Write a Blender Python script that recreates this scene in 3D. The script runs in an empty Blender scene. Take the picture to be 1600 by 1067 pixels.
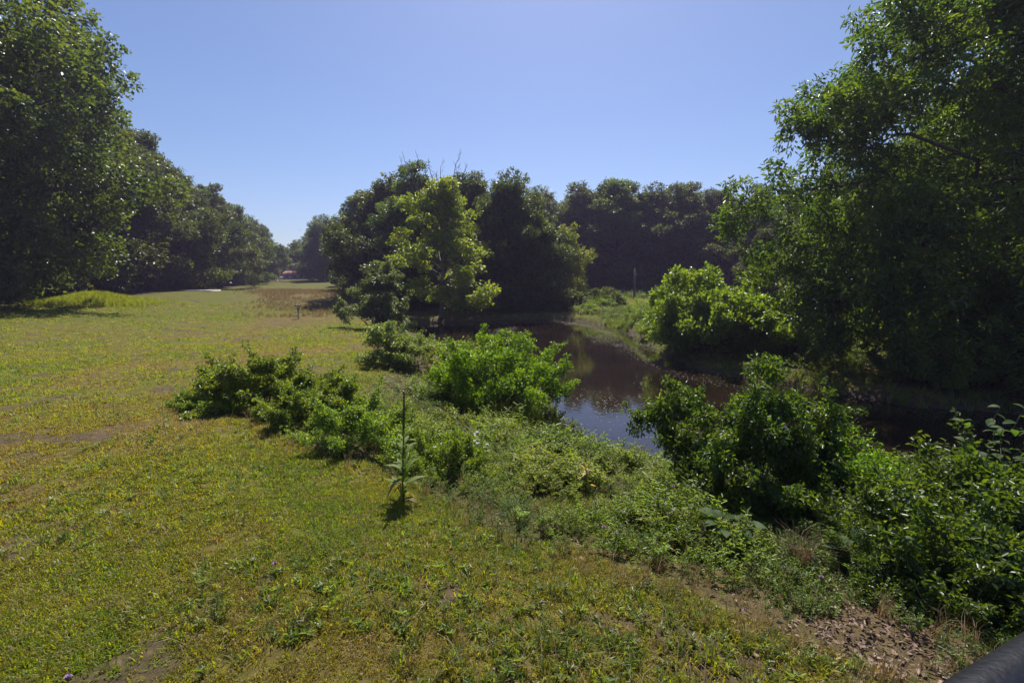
import bpy, math, random
import numpy as np
from mathutils import Vector, Matrix

random.seed(7)
rng = np.random.default_rng(11)
SC = bpy.context.scene
COL = SC.collection
R = math.radians

# ------------------------------------------------------------------ camera, sky, sun, exposure
CAM_Z = 2.9
PITCH = R(8.6)
FPX = 711.0                                   # 16 mm on a 36 mm sensor, in pixels of the 1600 px photograph
cam = bpy.data.objects.new('camera', bpy.data.cameras.new('camera'))
COL.objects.link(cam)
cam.location = (0, 0, CAM_Z)
cam.rotation_euler = (math.pi / 2 - PITCH, 0, 0)
cam.data.lens = 16.0
cam.data.sensor_width = 36.0
cam.data.clip_start = 0.05
cam.data.clip_end = 3000
SC.camera = cam

SUN_EL, SUN_AZ = R(56), R(5)                  # azimuth measured from straight ahead (+Y) to the right (+X)
W = bpy.data.worlds.new('World'); SC.world = W; W.use_nodes = True
nt = W.node_tree
for n in list(nt.nodes): nt.nodes.remove(n)
sky = nt.nodes.new('ShaderNodeTexSky'); sky.sky_type = 'NISHITA'; sky.sun_disc = False
sky.sun_elevation = SUN_EL; sky.sun_rotation = SUN_AZ
sky.air_density = 1.0; sky.dust_density = 0.8; sky.ozone_density = 9.0; sky.altitude = 50
bg = nt.nodes.new('ShaderNodeBackground'); bg.inputs[1].default_value = 0.082
wo = nt.nodes.new('ShaderNodeOutputWorld')
wb = nt.nodes.new('ShaderNodeMix'); wb.data_type = 'RGBA'; wb.blend_type = 'MULTIPLY'; wb.inputs[0].default_value = 1
wb.inputs[7].default_value = (1.03, .93, .91, 1)                # the camera's white balance: a slightly violet blue
nt.links.new(sky.outputs[0], wb.inputs[6]); nt.links.new(wb.outputs[2], bg.inputs[0]); nt.links.new(bg.outputs[0], wo.inputs[0])

sun = bpy.data.objects.new('sun', bpy.data.lights.new('sun', 'SUN'))
COL.objects.link(sun)
sun.data.energy = 4.5; sun.data.angle = R(0.5); sun.data.color = (1.0, 0.94, 0.84)
sdir = Vector((math.sin(SUN_AZ) * math.cos(SUN_EL), math.cos(SUN_AZ) * math.cos(SUN_EL), math.sin(SUN_EL)))
sun.rotation_euler = sdir.to_track_quat('Z', 'Y').to_euler()
sun.location = sdir * 200

SC.view_settings.view_transform = 'Standard'
SC.view_settings.look = 'None'
SC.view_settings.exposure = 0.70
SC.view_settings.gamma = 1.0
SC.view_settings.use_curve_mapping = False
cy = SC.cycles
cy.max_bounces = 6; cy.diffuse_bounces = 3; cy.glossy_bounces = 3; cy.transmission_bounces = 4
cy.transparent_max_bounces = 4; cy.volume_bounces = 0
cy.caustics_reflective = False; cy.caustics_refractive = False
cy.sample_clamp_indirect = 6.0

# ------------------------------------------------------------------ numpy helpers
def hash2(ix, iy, seed):
    ix = ix.astype(np.int64) & 0xFFFFFFFF; iy = iy.astype(np.int64) & 0xFFFFFFFF
    h = (ix * 374761393 + iy * 668265263 + seed * 974634777) & 0xFFFFFFFF
    h = ((h ^ (h >> 13)) * 1274126177) & 0xFFFFFFFF
    return ((h ^ (h >> 16)) & 0xFFFFFF) / float(0xFFFFFF)
def vnoise(x, y, s, seed=0):
    x = np.asarray(x, float) / s + 1000; y = np.asarray(y, float) / s + 1000
    ix = np.floor(x); iy = np.floor(y); fx = x - ix; fy = y - iy
    fx = fx * fx * (3 - 2 * fx); fy = fy * fy * (3 - 2 * fy)
    a = hash2(ix, iy, seed); b = hash2(ix + 1, iy, seed); c = hash2(ix, iy + 1, seed); d = hash2(ix + 1, iy + 1, seed)
    return (a * (1 - fx) + b * fx) * (1 - fy) + (c * (1 - fx) + d * fx) * fy
def fbm(x, y, s, seed=0, o=3):
    t = 0; amp = 1; tot = 0
    for i in range(o):
        t = t + amp * vnoise(x, y, s, seed + i); tot += amp; amp *= .5; s *= .5
    return t / tot
def sstep(a, b, x):
    t = np.clip((np.asarray(x, float) - a) / (b - a), 0, 1); return t * t * (3 - 2 * t)
def poly_dist(x, y, pts, closed=False):
    x = np.asarray(x, float); y = np.asarray(y, float)
    best = np.full(x.shape, 1e9); P = list(pts) + ([pts[0]] if closed else [])
    for (x0, y0), (x1, y1) in zip(P[:-1], P[1:]):
        dx, dy = x1 - x0, y1 - y0
        t = np.clip(((x - x0) * dx + (y - y0) * dy) / (dx * dx + dy * dy), 0, 1)
        best = np.minimum(best, np.hypot(x - x0 - t * dx, y - y0 - t * dy))
    return best
def inside(x, y, pts):
    x = np.asarray(x, float); y = np.asarray(y, float); r = np.zeros(x.shape, bool)
    for (x0, y0), (x1, y1) in zip(pts, pts[1:] + pts[:1]):
        c = (y0 > y) != (y1 > y)
        with np.errstate(divide='ignore', invalid='ignore'):
            xi = (x1 - x0) * (y - y0) / (y1 - y0 if y1 != y0 else 1e-9) + x0
        r ^= c & (x < xi)
    return r
def unit(v):
    return v / np.maximum(np.linalg.norm(v, axis=-1, keepdims=True), 1e-9)
def rand_dir(n):
    return unit(rng.normal(size=(n, 3)))

# ------------------------------------------------------------------ the lie of the land
WZ = -2.15
RIGHT_BANK = [(60, 8), (40, 9.5), (28, 12), (22, 14), (15.6, 16.8), (12.8, 19.7), (9.9, 23), (9.2, 30), (10, 37), (9.3, 43), (6.6, 48)]
POND = RIGHT_BANK + [(3, 50), (-3, 48), (-9, 45), (-10, 41),
        (-8, 37), (-4.5, 31), (-.5, 25), (.8, 20), (1.3, 15), (2.6, 11.8), (6.3, 10.5), (12, 10.6), (18, 9), (28, 6), (60, 0)]
LAWN_EDGE = [(6, -2), (4.2, 1.5), (2.74, 2.85), (1.75, 3.75), (.36, 4.78), (-1, 5.9), (-2.3, 6.9), (-3.6, 7.6), (-5, 8.9), (-7.6, 9.9),
             (-7.6, 11.3), (-4.6, 12.5), (-4.6, 16), (-8.6, 27), (-11, 35), (-14, 45), (-20, 60), (-27, 80), (-46, 140), (-52, 160)]
BANK_ZONE = LAWN_EDGE + [(90, 200), (90, -30), (8, -30)]
def pond_sd(x, y):
    wob = (fbm(x, y, 3.0, 5) - .5) * 1.6
    d = poly_dist(x, y, POND, True)
    return np.where(inside(x, y, POND), -d, d) + wob
def bank_sd(x, y):
    d = poly_dist(x, y, LAWN_EDGE)
    return np.where(inside(x, y, BANK_ZONE), d, -d) + (fbm(x, y, 1.1, 9) - .5) * .9
def height(x, y):
    x = np.asarray(x, float); y = np.asarray(y, float)
    f = -1.55 * sstep(5, 44, y) + 1.15 * sstep(50, 74, y) + .9 * sstep(74, 140, y)
    f = f + sstep(-18, -44, x) * (1.45 * sstep(10, 30, y) * (1 - sstep(52, 85, y)))
    f = f + .75 * np.exp(-((x + 42) / 2.8) ** 2 - ((y - 46) / 2.2) ** 2)
    f = f + (fbm(x, y, 7, 1) - .5) * .35 * sstep(3, 15, np.hypot(x, y))
    f = f + (fbm(x, y, .55, 3) - .5) * .05
    dw = pond_sd(x, y)
    right = inside(x, y, [(60, 8.3)] + RIGHT_BANK[1:] + [(3, 50), (-3, 48), (-9, 45), (-10, 60), (-27, 90), (0, 260), (400, 260), (400, 8)])
    rb = WZ + .55 * (1 - np.exp(-np.maximum(dw, 0) / .5)) + .45 * sstep(1, 14, dw) + 1.6 * sstep(12, 60, dw)
    k = np.maximum(dw, 0)
    nb = WZ + .12 * sstep(0, .3, k) + .27 * k
    h = .3
    near = -np.log(np.exp(-f / h) + np.exp(-nb / h)) * h
    g = np.where(right, np.minimum(rb, f + 3), near)
    g = g + (fbm(x, y, .9, 12) - .5) * .14 * sstep(0, 1.2, bank_sd(x, y))
    return np.where(dw < 0, WZ + np.maximum(dw * .6, -1.2) - .02, g)
def h1(x, y):
    return float(height(np.array([x]), np.array([y]))[0])
def at_px(u, y):
    """x of the point at depth y that stands in column u of the photograph."""
    return (u - 800) / FPX * y / 1.0

# ------------------------------------------------------------------ materials
def mat(name):
    m = bpy.data.materials.new(name); m.use_nodes = True
    t = m.node_tree
    for n in list(t.nodes): t.nodes.remove(n)
    out = t.nodes.new('ShaderNodeOutputMaterial')
    return m, t, out
def N(t, kind, **kw):
    n = t.nodes.new('ShaderNode' + kind)
    for k, v in kw.items():
        if k.startswith('i_'):
            n.inputs[int(k[2:])].default_value = v
        else:
            setattr(n, k, v)
    return n
def ramp(t, stops):
    r = N(t, 'ValToRGB'); cr = r.color_ramp
    while len(cr.elements) < len(stops): cr.elements.new(.5)
    for e, (p, c) in zip(cr.elements, stops):
        e.position = p; e.color = (*c, 1)
    return r
def leaf_mat(name, stops, trans, tfac=.42, rough=.42, spec=.5, attr='GEOMETRY', hue=.012, val=.25):
    m, t, out = mat(name)
    a = N(t, 'Attribute', attribute_name='tint', attribute_type=attr)
    cr = ramp(t, stops); t.links.new(a.outputs['Fac'], cr.inputs[0])
    oi = N(t, 'ObjectInfo')
    hs = N(t, 'HueSaturation')
    mh = N(t, 'MapRange'); mh.inputs[3].default_value = .5 - hue; mh.inputs[4].default_value = .5 + hue
    mv = N(t, 'MapRange'); mv.inputs[3].default_value = 1 - val / 2; mv.inputs[4].default_value = 1 + val / 2
    t.links.new(oi.outputs['Random'], mh.inputs[0]); t.links.new(oi.outputs['Random'], mv.inputs[0])
    t.links.new(mh.outputs[0], hs.inputs['Hue']); t.links.new(mv.outputs[0], hs.inputs['Value'])
    t.links.new(cr.outputs[0], hs.inputs['Color'])
    p = N(t, 'BsdfPrincipled'); p.inputs['Roughness'].default_value = rough
    p.inputs['Specular IOR Level'].default_value = spec
    t.links.new(hs.outputs[0], p.inputs['Base Color'])
    tr = N(t, 'BsdfTranslucent')
    mx = N(t, 'Mix', data_type='RGBA', blend_type='MULTIPLY'); mx.inputs[0].default_value = 1
    t.links.new(hs.outputs[0], mx.inputs[6]); mx.inputs[7].default_value = (*trans, 1)
    t.links.new(mx.outputs[2], tr.inputs[0])
    ms = N(t, 'MixShader'); ms.inputs[0].default_value = tfac
    t.links.new(p.outputs[0], ms.inputs[1]); t.links.new(tr.outputs[0], ms.inputs[2])
    t.links.new(ms.outputs[0], out.inputs[0])
    return m
def plain(name, c, rough=.7, metal=0, noise=None, bump=0, spec=.4):
    m, t, out = mat(name)
    p = N(t, 'BsdfPrincipled'); p.inputs['Roughness'].default_value = rough; p.inputs['Metallic'].default_value = metal
    p.inputs['Specular IOR Level'].default_value = spec
    p.inputs['Base Color'].default_value = (*c, 1)
    if noise:
        c2, sc = noise
        tc = N(t, 'TexCoord'); nz = N(t, 'TexNoise'); nz.inputs['Scale'].default_value = sc; nz.inputs['Detail'].default_value = 6
        t.links.new(tc.outputs['Object'], nz.inputs['Vector'])
        cr = ramp(t, [(.35, c), (.65, c2)]); t.links.new(nz.outputs[0], cr.inputs[0]); t.links.new(cr.outputs[0], p.inputs['Base Color'])
        if bump:
            b = N(t, 'Bump'); b.inputs['Strength'].default_value = bump; b.inputs['Distance'].default_value = .02
            t.links.new(nz.outputs[0], b.inputs['Height']); t.links.new(b.outputs[0], p.inputs['Normal'])
    t.links.new(p.outputs[0], out.inputs[0])
    return m

M = {}
TR = (2.6, 2.7, .75)
M['oak'] = leaf_mat('oak_leaves', [(0, (.026, .042, .014)), (.5, (.048, .072, .019)), (1, (.11, .13, .025))], (2.4, 2.3, .5), .48, .40, spec=.45, hue=.02, val=.5)
M['oak_light'] = leaf_mat('light_leaves', [(0, (.095, .135, .02)), (.5, (.155, .19, .022)), (.96, (.23, .245, .025)), (1, (.4, .17, .02))], (2.2, 2.1, .6), .45, .45)
M['broad'] = leaf_mat('broad_leaves', [(0, (.028, .050, .015)), (.5, (.052, .086, .019)), (1, (.12, .155, .025))], (2.4, 2.4, .5), .48, .36, spec=.45)
M['bright'] = leaf_mat('bright_leaves', [(0, (.06, .11, .014)), (.6, (.105, .185, .016)), (1, (.17, .23, .02))], (2.3, 2.4, .4), .55, .36)
M['silver'] = leaf_mat('grey_green_leaves', [(0, (.08, .115, .05)), (.6, (.15, .19, .085)), (1, (.21, .25, .08))], (2.1, 2.1, .7), .55, .34, spec=.6)
M['bramble'] = leaf_mat('bramble_leaves', [(0, (.06, .098, .024)), (.5, (.115, .165, .032)), (1, (.20, .235, .045))], (2.2, 2.2, .5), .5, .34)
M['weed'] = leaf_mat('weed_leaves', [(0, (.06, .095, .025)), (.4, (.11, .155, .034)), (.8, (.15, .195, .036)), (1, (.20, .22, .05))], (2.0, 2.0, .5), .5, .40, attr='INSTANCER', val=.7)
M['grass'] = leaf_mat('grass_blades', [(0, (.25, .175, .085)), (.25, (.22, .18, .045)), (.5, (.225, .215, .015)), (.8, (.195, .23, .013)), (1, (.125, .175, .014))], (1.95, 1.95, .3), .52, .5, attr='INSTANCER', hue=.012, val=.6)
M['dry'] = leaf_mat('dry_grass', [(0, (.22, .15, .08)), (.6, (.28, .2, .11)), (1, (.2, .19, .07))], (1.3, 1.2, .8), .35, .6, attr='INSTANCER', hue=.01)
M['bark'] = plain('bark', (.045, .036, .028), .9, noise=((.10, .085, .065), 9), bump=.6)
M['greybark'] = plain('grey_bark', (.10, .09, .075), .9, noise=((.2, .18, .15), 12), bump=.5)
M['stem'] = plain('green_stem', (.08, .10, .035), .7, noise=((.12, .09, .05), 15))
M['litter'] = plain('dead_leaf', (.12, .072, .05), .75, noise=((.36, .25, .19), 3))
M['petal'] = plain('purple_petal', (.36, .16, .46), .6, noise=((.5, .28, .6), 80))
M['blue'] = plain('pale_blue_petal', (.42, .42, .62), .6, noise=((.6, .6, .75), 80))
M['metal'] = plain('dark_galvanised', (.10, .09, .11), .45, .6, noise=((.16, .14, .16), 20))
M['rail'] = plain('black_paint', (.008, .008, .011), .38, noise=((.014, .014, .018), 60), bump=.15)
M['wood'] = plain('weathered_wood', (.09, .075, .065), .9, noise=((.16, .135, .115), 14), bump=.4)
M['roof'] = plain('red_shingle', (.25, .10, .09), .9, noise=((.35, .17, .15), 8))
M['wall'] = plain('pale_siding', (.35, .33, .33), .8, noise=((.42, .4, .4), 5))
M['glass'] = plain('window_glass', (.02, .025, .03), .1)
M['concrete'] = plain('concrete', (.42, .38, .36), .9, noise=((.5, .46, .43), 5), bump=.2)
M['feather'] = plain('dark_feather', (.03, .03, .035), .7)
M['scum'] = plain('pond_scum', (.10, .088, .058), .7, noise=((.19, .165, .125), 4))

# ------------------------------------------------------------------ object helpers
def mesh_np(name, V, F, mats, tint=None, fmat=None, smooth=False):
    """V (n,3); F list of (k,m) int arrays of equal-size faces."""
    me = bpy.data.meshes.new(name)
    V = np.asarray(V, np.float32)
    me.vertices.add(len(V)); me.vertices.foreach_set('co', V.ravel())
    F = [np.asarray(f, np.int32) for f in F if len(f)]
    loops = np.concatenate([f.ravel() for f in F]); sizes = np.concatenate([np.full(len(f), f.shape[1], np.int32) for f in F])
    me.loops.add(len(loops)); me.loops.foreach_set('vertex_index', loops)
    me.polygons.add(len(sizes)); st = np.concatenate([[0], np.cumsum(sizes)[:-1]]).astype(np.int32)
    me.polygons.foreach_set('loop_start', st)
    try: me.polygons.foreach_set('loop_total', sizes)
    except Exception: pass
    for m in mats: me.materials.append(m)
    if fmat is not None: me.polygons.foreach_set('material_index', np.asarray(fmat, np.int32))
    if tint is not None:
        a = me.attributes.new('tint', 'FLOAT', 'FACE'); a.data.foreach_set('value', np.asarray(tint, np.float32))
    me.update(calc_edges=True); me.validate()
    if smooth: me.polygons.foreach_set('use_smooth', np.ones(len(sizes), bool))
    return me
SH2 = (np.array([(0, 0, 0), (.45, .5, .07), (1, 0, -.08), (.45, -.5, .07)]), [[(0, 1, 2), (0, 2, 3)]])
SH4 = (np.array([(0, 0, 0), (.3, .42, .08), (.7, .34, .03), (1, 0, -.16), (.7, -.34, .03), (.3, -.42, .08)]), [[(0, 1, 2, 3), (0, 3, 4, 5)]])
def leaf_arrays(P, D, Nn, L, Wd, shape):
    D = unit(D); S = unit(np.cross(Nn, D)); Nn = np.cross(D, S)
    T, faces = shape; k = len(T)
    V = (P[:, None, :] + D[:, None, :] * (T[None, :, 0:1] * L[:, None, None]) + S[:, None, :] * (T[None, :, 1:2] * Wd[:, None, None])
         + Nn[:, None, :] * (T[None, :, 2:3] * L[:, None, None])).reshape(-1, 3)
    f = np.array(faces[0]); n = len(P)
    F = (np.arange(n)[:, None, None] * k + f[None]).reshape(-1, f.shape[1])
    return V, F, len(f)
def tube_arrays(pts, radii, sides=6):
    pts = np.asarray(pts, float); radii = np.asarray(radii, float); n = len(pts)
    d = np.gradient(pts, axis=0); d = unit(d)
    ref = np.where(np.abs(d[:, 2:3]) < .9, np.array([[0, 0, 1.]]), np.array([[1., 0, 0]]))
    a = unit(np.cross(d, ref)); b = np.cross(d, a)
    th = np.arange(sides) * 2 * math.pi / sides
    V = (pts[:, None] + radii[:, None, None] * (np.cos(th)[None, :, None] * a[:, None] + np.sin(th)[None, :, None] * b[:, None])).reshape(-1, 3)
    i = np.arange(n - 1)[:, None] * sides; j = np.arange(sides)[None]; jn = (j + 1) % sides
    F = np.stack([i + j, i + jn, i + sides + jn, i + sides + j], -1).reshape(-1, 4)
    caps = [list(range(sides))[::-1], [(n - 1) * sides + q for q in range(sides)]]
    return V, F, caps
class MB:
    """collects tubes, boxes and faces into one mesh"""
    def __init__(s): s.V = []; s.F = {}; s.n = 0
    def add(s, V, F):
        V = np.asarray(V, float); F = np.asarray(F, int)
        s.F.setdefault(F.shape[1], []).append(F + s.n); s.V.append(V); s.n += len(V); return s
    def tube(s, pts, radii, sides=6, caps=True):
        if np.isscalar(radii): radii = [radii] * len(pts)
        V, F, c = tube_arrays(pts, radii, sides); n0 = s.n; s.add(V, F)
        if caps:
            for q in c: s.F.setdefault(len(q), []).append(np.array([q]) + n0)
        return s
    def box(s, x0, x1, y0, y1, z0, z1):
        V = [(x, y, z) for z in (z0, z1) for (x, y) in ((x0, y0), (x1, y0), (x1, y1), (x0, y1))]
        return s.add(V, [(3, 2, 1, 0), (4, 5, 6, 7), (0, 1, 5, 4), (1, 2, 6, 5), (2, 3, 7, 6), (3, 0, 4, 7)])
    def ring(s, R0, z, r, n=24, sides=6):
        th = np.linspace(0, 2 * math.pi, n + 1)
        return s.tube(np.stack([R0 * np.cos(th), R0 * np.sin(th), np.full(n + 1, z)], 1), r, sides, False)
    def mesh(s, name, m, smooth=False, tint=None):
        fs = [np.concatenate(v) for v in s.F.values()]
        t = None if tint is None else np.full(sum(len(f) for f in fs), tint)
        return mesh_np(name, np.concatenate(s.V), fs, [m], tint=t, smooth=smooth)
def ob(name, me, parent=None, loc=None, rot=None, scale=None, kind=None):
    o = bpy.data.objects.new(name, me); COL.objects.link(o)
    if parent: o.parent = parent
    if loc is not None: o.location = loc
    if rot is not None: o.rotation_euler = rot
    if scale is not None: o.scale = scale if hasattr(scale, '__len__') else (scale,) * 3
    if kind: o['kind'] = kind
    return o
def thing(name, label, cat, loc=(0, 0, 0), rz=0, scale=1, group=None):
    o = ob(name, None, None, loc, (0, 0, rz), scale)
    o.empty_display_size = .2
    o['label'] = label; o['category'] = cat
    if group: o['group'] = group
    return o

# ------------------------------------------------------------------ foliage generators
def crown_arrays(lobes, n, L, Wd, shape, up=.55, rnd=.8, shell=.5, squash=.8, sprays=7, droop=0.0):
    """lobes (k,4): centre, radius.  Leaves sit in sprays round twig ends spread through every lobe."""
    lob = np.asarray(lobes, float); w = lob[:, 3] ** 2; w = w / w.sum()
    ns = max(1, n // sprays)
    li = rng.choice(len(lob), ns, p=w)
    d = rand_dir(ns); d[:, 2] = d[:, 2] * .9 + .12; d = unit(d)
    rr = shell + (1 - shell) * rng.random(ns) ** .7
    bump = .78 + .44 * rng.random(ns)
    c = lob[li, :3]; r = lob[li, 3]
    T = c + d * (r * rr * bump)[:, None] * np.array([1, 1, squash])
    idx = np.repeat(np.arange(ns), sprays)
    m = len(idx)
    out = d[idx]
    D = unit(out * .55 + rand_dir(m) * .9 + np.array([0, 0, -droop]))
    P = T[idx] + D * (L * .25) + rand_dir(m) * (L * .75)
    Nn = unit(out * .35 + np.array([0, 0, up]) + rand_dir(m) * rnd)
    s = (.7 + .6 * rng.random(m)) * L
    V, F, k = leaf_arrays(P, D, Nn, s, s * (Wd / L) * (.8 + .4 * rng.random(m)), shape)
    lt = rng.random(len(lob))
    tint = np.clip(.25 + .3 * lt[li][idx] + .3 * rng.random(ns)[idx] + .22 * (rng.random(m) - .3), 0, .95)
    return V, F, np.repeat(tint, k)
def crown_mesh(name, lobes, n, L, Wd, m, shape=SH2, accent=0, **kw):
    V, F, t = crown_arrays(lobes, n, L, Wd, shape, **kw)
    if accent:
        a = rng.random(len(t)) < accent; t = np.where(a, 1.0, t)
    return mesh_np(name, V, [F], [m], tint=t)
def tree_lobes(H, Rc, hb, k, rl, prof=.5, irr=.28, seed=0, heavy=0):
    r = np.random.default_rng(seed); L = []
    ph = r.random() * 6.28
    for i in range(k):
        t = (i + .5) / k; t = t ** .9
        ang = i * 2.39996 + ph + r.normal() * .35
        env = math.sin(math.pi * min(1, (t * .86 + .14)) ** prof) ** .75 if t < 1 else .1
        if heavy: env = (1 - heavy + heavy * min(1, t / .6)) * (1 if t < .8 else 1 - ((t - .8) / .2) ** 2 * .75)
        env *= 1 + irr * math.sin(ang * 2 + ph + t * 5) + irr * .6 * r.normal()
        rad = Rc * max(env, .12) * (.45 + .55 * math.sqrt(r.random()))
        z = hb + (H - hb) * t * .93 + r.normal() * .3
        lr = rl * (.7 + .6 * r.random())
        L.append((rad * math.cos(ang), rad * math.sin(ang), max(z, lr * .6), lr))
    return np.array(L)
def sub_lobes(lob, m, f=.5, sq=.85, seed=0):
    r = np.random.default_rng(seed + 100); out = []
    for l in lob:
        out.append((l[0], l[1], l[2], l[3] * .8))
        for q in range(m):
            d = r.normal(size=3); d[2] = d[2] * .8 + .35; d /= np.linalg.norm(d)
            rad = l[3] * f * (.6 + .8 * r.random())
            p = l[:3] + d * l[3] * np.array([1, 1, sq]) * (.75 + .4 * r.random())
            if p[2] > rad * .4: out.append((*p, rad))
    return np.array(out)
def ragged(l, n, rad, grow=.25, seed=0):
    r = np.random.default_rng(seed + 55); ext = []
    top = l[:, 2].max(); R_ = np.hypot(l[:, 0], l[:, 1]).max()
    for q in range(n):
        b = l[r.integers(len(l))]; d = np.array([b[0] / R_, b[1] / R_, .5 + .6 * r.random()]); d /= np.linalg.norm(d); d += r.normal(size=3) * .2
        for k in range(4):
            p = b[:3] + d * (b[3] + grow * (k / 3)); ext.append((*p, rad * (1.1 - .22 * k)))
    return np.concatenate([l, np.array(ext)])
def limb(mb, p0, p1, r0, r1, sag=.15, n=6, sides=5, wob=.12):
    p0 = np.array(p0, float); p1 = np.array(p1, float); t = np.linspace(0, 1, n)[:, None]
    ln = np.linalg.norm(p1 - p0)
    P = p0 + (p1 - p0) * t + np.array([0, 0, 1.]) * (np.sin(t * math.pi) * sag * ln)
    P[1:-1] += rng.normal(size=(n - 2, 3)) * wob * ln / n
    mb.tube(P, r0 + (r1 - r0) * t[:, 0] ** .8, sides, True)
    return P
def trunk_mesh(name, H, lobes, r0, m, every=1, lean=.4):
    mb = MB(); top = H * .82
    z = np.linspace(0, top, 9)
    P = np.stack([lean * np.sin(z / H * 2.1), lean * .6 * np.sin(z / H * 3.3 + 1) - lean * .5, z], 1); P[0, :2] = 0
    rad = r0 * (1 - z / top * .85); rad[0] *= 1.5
    mb.tube(P, rad, 9)
    for l in lobes[::every]:
        zz = max(.25 * H if H > 5 else .1, min(l[2] * .72, top * .96))
        i = np.interp(zz, z, np.arange(9)); j = int(min(7, i)); f = i - j
        a = P[j] * (1 - f) + P[j + 1] * f; ra = np.interp(zz, z, rad)
        limb(mb, a, l[:3], ra * .55, .025, .06)
    return mb.mesh(name, m)
def bush_lobes(Rx, H, k, rl, seed=0, low=.25):
    r = np.random.default_rng(seed); L = []
    for i in range(k):
        ang = i * 2.39996; u = math.sqrt((i + .5) / k)
        hz = H * (low + (1 - low) * r.random()) * math.sqrt(max(.05, 1 - (u * .93) ** 2))
        lr = rl * (.7 + .6 * r.random())
        L.append((Rx * u * math.cos(ang), Rx * u * math.sin(ang), max(hz - lr * .5, lr * .35), lr))
    return np.array(L)
def stems_mesh(name, lobes, r0, m, spread=.35):
    mb = MB()
    for l in lobes:
        a = np.array([l[0] * spread * .4 + rng.normal() * .06, l[1] * spread * .4 + rng.normal() * .06, -.08])
        limb(mb, a, l[:3] + np.array([0, 0, l[3] * .3]), r0, r0 * .25, .08, 5, 4)
    return mb.mesh(name, m)

# ------------------------------------------------------------------ geometry-node scatter for ground cover ("stuff")
def proto_collection(name, meshes):
    c = bpy.data.collections.new(name)
    for i, me in enumerate(meshes):
        o = bpy.data.objects.new('%s_%02d' % (name, i), me); c.objects.link(o)
    return c
def scatter(name, P, rot, scl, idx, tint, coll, label=None):
    me = bpy.data.meshes.new(name)
    me.vertices.add(len(P)); me.vertices.foreach_set('co', np.asarray(P, np.float32).ravel())
    for nm, ty, arr in (('rot', 'FLOAT_VECTOR', rot), ('scl', 'FLOAT', scl), ('idx', 'INT', idx), ('tint', 'FLOAT', tint)):
        a = me.attributes.new(nm, ty, 'POINT')
        if ty == 'FLOAT_VECTOR': a.data.foreach_set('vector', np.asarray(arr, np.float32).ravel())
        elif ty == 'INT': a.data.foreach_set('value', np.asarray(arr, np.int32))
        else: a.data.foreach_set('value', np.asarray(arr, np.float32))
    me.update()
    o = ob(name, me, kind='stuff')
    g = bpy.data.node_groups.new(name + '_nodes', 'GeometryNodeTree')
    g.interface.new_socket('Geometry', in_out='INPUT', socket_type='NodeSocketGeometry')
    g.interface.new_socket('Geometry', in_out='OUTPUT', socket_type='NodeSocketGeometry')
    gi = g.nodes.new('NodeGroupInput'); go = g.nodes.new('NodeGroupOutput')
    ip = g.nodes.new('GeometryNodeInstanceOnPoints'); ci = g.nodes.new('GeometryNodeCollectionInfo')
    ci.inputs['Collection'].default_value = coll; ci.inputs['Separate Children'].default_value = True; ci.inputs['Reset Children'].default_value = True
    def na(nm, ty):
        n = g.nodes.new('GeometryNodeInputNamedAttribute'); n.data_type = ty; n.inputs[0].default_value = nm; return n.outputs[0]
    g.links.new(gi.outputs[0], ip.inputs['Points']); g.links.new(ci.outputs[0], ip.inputs['Instance'])
    ip.inputs['Pick Instance'].default_value = True
    g.links.new(na('idx', 'INT'), ip.inputs['Instance Index'])
    e2r = g.nodes.new('FunctionNodeEulerToRotation')
    g.links.new(na('rot', 'FLOAT_VECTOR'), e2r.inputs[0]); g.links.new(e2r.outputs[0], ip.inputs['Rotation'])
    g.links.new(na('scl', 'FLOAT'), ip.inputs['Scale'])
    g.links.new(ip.outputs[0], go.inputs[0])
    md = o.modifiers.new('scatter', 'NODES'); md.node_group = g
    if label: o['label'] = label
    return o
def rots(n, tilt=.18):
    return np.stack([rng.normal(size=n) * tilt, rng.normal(size=n) * tilt, rng.random(n) * 6.283], 1)
def wedge(n, r0, r1, a0=-1.0, a1=1.0, p=1.0):
    """random ground points between two distances in front of the camera; density falls off with distance."""
    u = rng.random(n)
    r = r0 * (r1 / r0) ** u if p == 0 else np.sqrt(r0 ** 2 + (r1 ** 2 - r0 ** 2) * u)
    th = a0 + (a1 - a0) * rng.random(n)
    return r * np.sin(th), r * np.cos(th)

# ------------------------------------------------------------------ ground
def dryness(x, y):
    d = fbm(x, y, 3.2, 21, 4) * .6 + fbm(x * .55, y, 11, 33, 3) * .55
    d = d + .30 * np.exp(-((x + 20) / 6) ** 2 - ((y - 45) / 9) ** 2)          # worn turf round the basket
    d = d + (fbm(x, y, .8, 121, 2) - .5) * .36 + (fbm(x, y, 2.2, 131, 2) - .42) * .26
    d = d + .18 * np.exp(-((x + 8.5) / 3) ** 2 - ((y - 9.0) / 1.6) ** 2)
    d = d + .14 * np.exp(-((x + 2.0) / 1.2) ** 2 - ((y - 3.4) / .9) ** 2)
    d = d + .26 * sstep(52, 60, y) * (1 - sstep(70, 84, y)) * sstep(-.62, -.52, x / np.maximum(y, 1)) - .2 * sstep(84, 96, y)
    d = d - .12 * sstep(25, 36, y) * (1 - sstep(38, 47, y)) * sstep(-20, -32, x)
    return np.clip((d - .50) * 2.3, 0, 1)
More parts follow.
